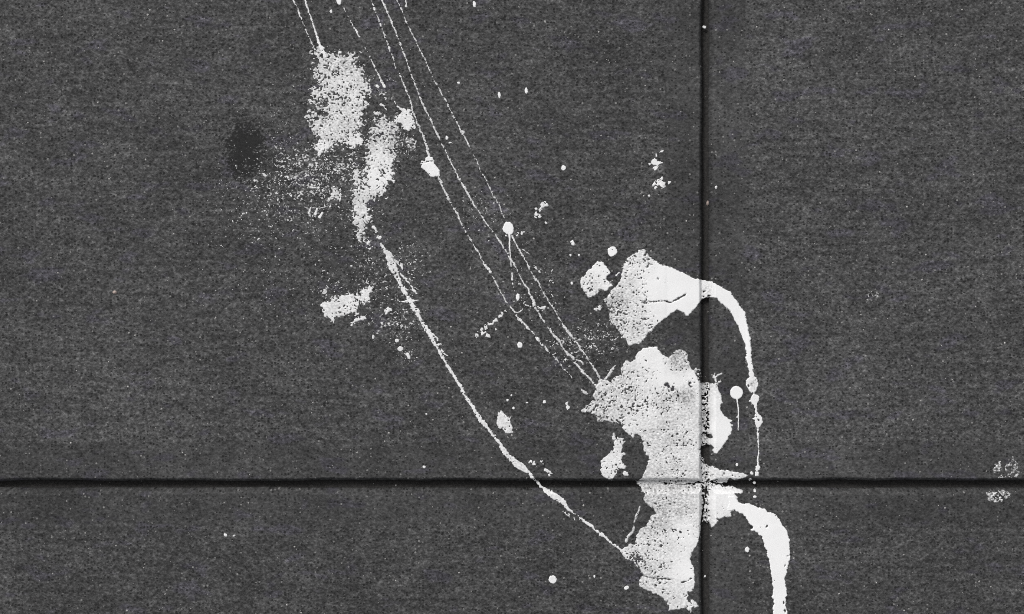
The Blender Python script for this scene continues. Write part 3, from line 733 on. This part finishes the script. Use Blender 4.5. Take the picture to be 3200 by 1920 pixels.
paint("paint_line", "long beaded white paint line crossing the level joint down to the splash's lower lobe", "paint line", TG,
      lines=[long_pts, W('C', [(1080,745,3),(1130,755,9),(1180,745,10),(1260,745,3)]), W('C', [(1050,370,8),(1100,400,11),(1105,440,7)]), W('C', [(1085,480,5),(1140,545,7),(1170,570,5)]), W('C', [(1190,600,5),(1215,640,9),(1240,670,6)]),
             W('C', [(1400,1070,4),(1440,1100,6),(1450,1130,6)]), W('C', [(1445,1170,9),(1465,1165,8)]), W('C', [(1490,1205,4),(1510,1245,6),(1535,1275,5)])],
      dots=[W('C', [(885,128)])[0] + (9, 7), W('C', [(850,72)])[0] + (5, 4), W('C', [(830,33)])[0] + (6, 5), W('C', [(778,185)])[0] + (4, 12)], feather=2.4, rough=(2, 1.6), cover=.965,
      cover_at=[W('C', [(1000,380)])[0] + (30, .92)], wear=.28, wear_at=[W('H', [(800,680)])[0] + (40, .4), W('C', [(1010,380)])[0] + (40, .5)], thick=.0006, seed=38, wscale=0.92, edge_grain=.55, floor=-0.008)

# beads, tails and the breaking drip
paint("paint_bead", "smooth round white paint bead with a straight tail, threaded on the last long line", "paint bead", None,
      polys=[W('D', [(865,912),(900,908),(935,930),(947,975),(942,1020),(915,1035),(880,1035),(850,1010),(838,970),(848,935)])],
      lines=[W('D', [(903,1030,9),(906,1065,5),(903,1120,6),(908,1190,4),(912,1260,2.5),(920,1340,3)]), W('D', [(928,1400,3),(930,1470,6)]) + W('C', [(2167,540,3)]), W('C', [(2170,575,4),(2171,585,4)])],
      dots=[W('D', [(868,1042)])[0] + (3, 3)], feather=2, rough=(.8, .6), cover=.998, wear=.04, thick=.0011, seed=39, edge_grain=.15)
paint("paint_bead", "smooth round white paint bead with a hair thin tail, right of the upright joint", "paint bead", None,
      dots=[W('K', [(1525,740)])[0] + (20.5, 21.5)], lines=[W('K', [(1530,870,7),(1540,900,5),(1545,960,4),(1565,1080,4.6),(1568,1200,3.6),(1562,1265,4),(1568,1330,3),(1568,1480,3)]) + W('F', [(1882,900,3),(1878,980,3)]),
      W('K', [(1525,1265,3),(1555,1265,4)])], feather=2, rough=(.9, .6), cover=.999, wear=.03, thick=.0012, seed=40, edge_grain=.12)
drip = [W('K', [(1830,340,14),(1850,420,16),(1870,500,33),(1865,560,36),(1870,640,28),(1885,700,9),(1895,760,4),(1905,810,13),(1920,860,26),(1910,930,22),(1930,990,10),(1940,1080,7),(1955,1160,7),(1960,1220,14),(1985,1290,24),
               (2000,1370,24),(1990,1450,14)]) + W('F', [(2092,960,5),(2093,1000,9),(2095,1060,5),(2100,1140,4),(2100,1220,4.5),(2092,1290,7),(2095,1350,4),(2090,1385,14),(2080,1400,9),(2075,1420,5)])]
paint("paint_drip", "string of white paint beads hanging from the tail of the fan shaped splash", "paint drip", None,
      lines=drip, polys=[W('K', [(1740,470),(1800,440),(1830,520),(1850,640),(1790,650),(1720,580)]), W('K', [(1785,930),(1850,850),(1900,930),(1860,965)]), W('K', [(1860,1300),(1920,1290),(1930,1370),(1880,1340)])],
      dots=[W('F', [(2080,1450)])[0] + (6, 8), W('F', [(2030,1440)])[0] + (7, 6)], holes=[W('K', [(1785,590)])[0] + (3.5, 4.5, -30), W('K', [(1945,1270)])[0] + (2.5, 2), W('K', [(1980,1325)])[0] + (3.4, 3.4), W('F', [(2093,995)])[0] + (1.6, 2.2)],
      feather=2.2, rough=(.8, .8), cover=.985, wear=.16, wear_at=[W('K', [(1860,540)])[0] + (8, .8), W('K', [(1900,640)])[0] + (6, .6)], thick=.0007, seed=41, edge_grain=.3)

# ------------------------------------------------------------------ single drops
DG = "single white paint drops on the paving"
drops = [
    ("long white paint drop cut by the top edge above the dashed line", W('A', [(1000,-5)])[0] + (8, 17, -12), .05),
    ("small three cornered white paint drop just left of the dashed line's start", W('A', [(903,140)])[0] + (4, 6), .2),
    ("small bright paint drop near the top edge, right of the long lines", W('I', [(566,40)])[0] + (4.5, 10, -8), .05),
    ("upright oval paint drop, lower left one of a pair in the upper middle", W('I', [(806,918)])[0] + (5.5, 10.5, -8), .05),
    ("upright oval paint drop, upper right one of a pair in the upper middle", W('I', [(1069,878)])[0] + (5.5, 10.5, -10), .05),
    ("round white paint drop alone on the middle slab, below the oval pair", W('D', [(1425,387)])[0] + (7.5, 8), .15),
    ("small paint drop shaped like a bean, above the rounded patch", W('D', [(1513,1112)])[0] + (6, 9, -20), .1),
    ("largest round paint drop, between the rounded patch and the fan shaped splash", W('E', [(525,160)])[0] + (16, 15, -35), .04),
    ("tiny bright paint drop left of the rounded patch", W('E', [(96,500)])[0] + (4.5, 5), .15),
    ("upright oval paint drop between the second and third long lines", W('C', [(2220,710)])[0] + (6, 11), .1),
    ("wedge shaped paint drop below the tread like print", W('C', [(2243,1170)])[0] + (8, 11, -25), .1),
    ("round paint drop above the level joint, left of the long lower line", W('H', [(60,696)])[0] + (5.5, 5.5), .1),
    ("round paint drop on the lower slab, left of the largest splash's foot", W('Z', [(1334,1400)])[0] + (12, 12), .2),
    ("ring shaped paint drop close to the largest splash's foot", W('G', [(405,1200)])[0] + (8, 7), .3),
    ("round paint drop on the lower slab inside the streak's bend", W('G', [(1700,788)])[0] + (7, 8, 20), .15),
    ("bright speck of paint lying in the upright joint near the top", (2204, 80, 6, 5, 30), .1),
    ("paint drop just above the splash's right arm by the level joint", W('L', [(1766,275)])[0] + (4.5, 5), .1),
    ("last paint drop below the string of beads, under the level joint", W('L', [(2062,788)])[0] + (5.5, 5), .1),
    ("greyish paint drop under the level joint, second last of the bead string", W('L', [(2066,695)])[0] + (5, 5), .6),
    ("bright paint drop inside the level joint under the string of beads", W('L', [(2072,578)])[0] + (5, 5), .1),
    ("small paint drop on the level joint's upper lip under the string of beads", W('L', [(2000,522)])[0] + (4.5, 4.5), .1),
    ("pale round paint drop under the tread like specks beside the ragged patch", W('C', [(1087,1205)])[0] + (9, 8), .3),
    ("hook shaped paint drop beside the pale round one", W('C', [(1165,1275)])[0] + (6, 12, -25), .2),
    ("white paint crumb left of the pale round drop", W('C', [(825,1095)])[0] + (5, 7), .4),
    ("round paint drop in the crumbs above the pale round drop", W('C', [(1050,1130)])[0] + (6, 6), .3),
    ("tiny paint drop above the teardrop patch, nearest to it", W('H', [(755,240)])[0] + (4, 4.5), .15),
    ("tiny paint drop above the teardrop patch, second from it", W('H', [(706,175)])[0] + (4, 4.2), .1),
    ("faint tiny paint drop above the teardrop patch, farthest from it", W('H', [(738,142)])[0] + (3.4, 3.6), .3),
    ("flat tiny paint drop right of the drops above the teardrop patch", W('H', [(855,196)])[0] + (4.6, 3), .2),
    ("tiny round paint drop halfway from the teardrop patch to the splash", W('H', [(994,189)])[0] + (4.5, 5), .1),
    ("tiny paint drop left of the long lower line's upper bead", W('H', [(80,283)])[0] + (4, 3.8), .2),
    ("larger of two painted gravel glints below the level joint on the left slab", (705, 1673, 7, 4.5, 25), .3),  # glint on a bit of gravel, put in as a white dot
    ("smaller of two painted gravel glints below the level joint on the left slab", (732, 1675, 4.5, 3.5, -30), .4),  # second gravel glint, likewise drawn as a white dot
    ("small paint drop pair beside the heaviest line, upper one", W('D', [(302,95)])[0] + (4, 6), .2),
    ("small paint drop pair beside the heaviest line, lower one", W('D', [(332,146)])[0] + (4.5, 3), .2),
    ("tiny paint drop right of the heaviest line, above the small pair", W('I', [(412,806)])[0] + (4.6, 4), .2),
    ("tiny paint drop just right of the comma mark's foot", W('D', [(1257,914)])[0] + (3.6, 3.6), .3),
    ("flat tiny paint drop at the end of the dashes by the third line", W('C', [(2410,1110)])[0] + (4.5, 5.5), .3),
    ("bright fleck of paint on the right slab close to the upright joint", W('N', [(1630,875)])[0] + (4.6, 5, 30), .15),
    ("flat paint fleck under the curled and branched marks", W('D', [(2250,655)])[0] + (4, 3.4), .3),
    ("tiny paint drop above the fan splash's tip, in the bean drop's row", W('D', [(1492,1232)])[0] + (3.5, 4), .3),
    ("pale tiny paint drop right of the bean drop's row", W('D', [(1577,1232)])[0] + (3.5, 4), .3),
    ("tiny white paint drop on the lower slab near the splash's left lobe", W('G', [(62,1078)])[0] + (4, 5), .2),
    ("white paint speck at the lower slab's joint edge under the splash", W('G', [(1255,1093)])[0] + (4, 4), .3),
]
for i, (lab, c, w) in enumerate(drops):
    paint("paint_drop", lab, DRP, DG, dots=[c], feather=1.8, rough=(1.2, 1.0), cover=.997, wear=w, thick=.0007 if c[2] > 5 else .0005, seed=50 + i, step=1.0, edge_grain=.25, floor=-0.010)

# ------------------------------------------------------------------ uncountable flecks
def flecks(name, label, x0, x1, y0, y1, cov_fn, wear, seed, step=1.35):
    X, Y = np.meshgrid(np.arange(x0, x1, step), np.arange(y0, y1, step))
    n = 0.90 * nz(X, Y, 3.2, 2.9, seed) + 0.34 * nz(X, Y, 8, 5, seed + 1) + 0.22 * nz(X, Y, 26, 8, seed + 2)
    F = (probit(cov_fn(X, Y)) - n)
    F = np.minimum(F * 1.5, 1.0)
    wr = np.clip(wear + 0.45 * nz(X, Y, 9, 7, seed + 3), 0.1, 1.5)
    return tag(film(F, X, Y, 0.0002, name, wr), label, None, kind="stuff")

def bumps(lst, base):
    def f(X, Y):
        c = np.full(X.shape, float(base))
        for x, y, sx, sy, a in lst:
            c = c + 1.5 * a * np.exp(-((X - x) / sx) ** 2 - ((Y - y) / sy) ** 2)
        return np.clip(c, 0.0006, 0.6)
    return f

tag(flecks("paint_flecks", "scattered fine white paint flecks trodden around the patches", 560, 1420, 230, 1180,
       bumps([(1020,520,120,50,.20),(950,545,115,70,.13),(1160,480,20,60,.03),(880,450,40,120,.02),(1235,430,40,70,.14),(1060,620,150,70,.07),(900,640,170,80,.045),(1190,880,60,60,.10),(1230,1010,60,45,.20),
              (1290,880,40,80,.06),(1130,840,90,50,.06),(1270,1110,50,25,.10),(1000,330,60,90,.03),(1290,800,40,40,.08),(1060,930,120,40,.05),(1180,270,40,90,.05),(930,740,260,200,.022),(860,620,150,100,.015),(1000,420,280,220,.016),(880,900,200,120,.012),(760,560,120,80,.012),(890,215,40,40,.03)], .0011), 1.2, 61))
tag(flecks("paint_flecks", "fine white paint flecks beside the ends of the long lines", 1380, 2010, 560, 1210,
       bumps([(1830,1065,90,45,.13),(1800,1100,70,60,.06),(1860,1280,60,40,.1),(1500,660,60,45,.08),(1545,720,60,60,.03),(1690,860,40,50,.05),(1730,930,40,40,.06),(1640,940,60,60,.03),(1900,1050,40,60,.05),(1600,880,120,140,.012)], .0010), 1.05, 66))

def scatter_grains(name, label, n, seed, mat, rmin, rmax):
    """loose sand grains: small faceted lumps standing on the paving"""
    r = np.random.default_rng(seed)
    px, py = r.uniform(-500, 3700, n), r.uniform(-400, 2300, n)
    rad = (rmin + (rmax - rmin) * r.random(n) ** 3) * K
    x, y = (px - 1600) * K, (960 - py) * K
    z = ground_z(x, y, BED + 0.001)
    tv = np.array([[1, 0, .0], [.31, .95, .05], [-.81, .59, -.05], [-.81, -.59, .0], [.31, -.95, .05], [0, 0, .75]])
    a = r.uniform(0, 6.28, n)
    jit = r.uniform(.65, 1.2, (n, 6, 1))
    v = tv[None] * jit * rad[:, None, None]
    vx = v[..., 0] * np.cos(a)[:, None] - v[..., 1] * np.sin(a)[:, None]
    vy = v[..., 0] * np.sin(a)[:, None] + v[..., 1] * np.cos(a)[:, None]
    V = np.stack([vx + x[:, None], vy + y[:, None], v[..., 2] + z[:, None] + 0.0001], -1).reshape(-1, 3)
    t = np.array([[0, 1, 5], [1, 2, 5], [2, 3, 5], [3, 4, 5], [4, 0, 5]])
    Fc = (np.arange(n)[:, None, None] * 6 + t[None]).reshape(-1, 3)
    return tag(mesh_obj(name, V, Fc, mat, smooth=False), label, None, kind="stuff")

scatter_grains("sand_grains", "pale loose sand grains strewn thinly over the slabs", 1500, 5, M_SAND, 1.2, 3.6)

def pebble(name, label, x, y, rx, ry, mat):
    r = np.random.default_rng(int(x))
    n, m = 10, 4
    V, Fc = [], []
    for j in range(m):
        ph = j / m * math.pi / 2
        for i in range(n):
            a = i / n * 2 * math.pi
            q = math.cos(ph) * r.uniform(.82, 1.15)
            V.append((rx * K * q * math.cos(a), ry * K * q * math.sin(a), min(rx, ry) * K * .9 * math.sin(ph)))
    V.append((0, 0, min(rx, ry) * K * .95))
    for j in range(m - 1):
        for i in range(n):
            a, b = j * n + i, j * n + (i + 1) % n
            Fc += [(a, b, b + n), (a, b + n, a + n)]
    for i in range(n):
        Fc.append(((m - 1) * n + i, (m - 1) * n + (i + 1) % n, m * n))
    o = mesh_obj(name, np.array(V), np.array(Fc), mat)
    X, Y = (x - 1600) * K, (960 - y) * K
    o.location = (X, Y, float(ground_z(np.array([X]), np.array([Y]), BED + 0.001)[0]))
    return tag(o, label, "pebble")

pebble("pebble", "tiny pinkish stone chip on the left slab beside a dark scratch", 359, 914, 6.5, 5.5, M_PINK)
pebble("pebble", "tiny tan stone chip on the upright joint's right lip", 2218, 632, 5, 8, M_PINK)
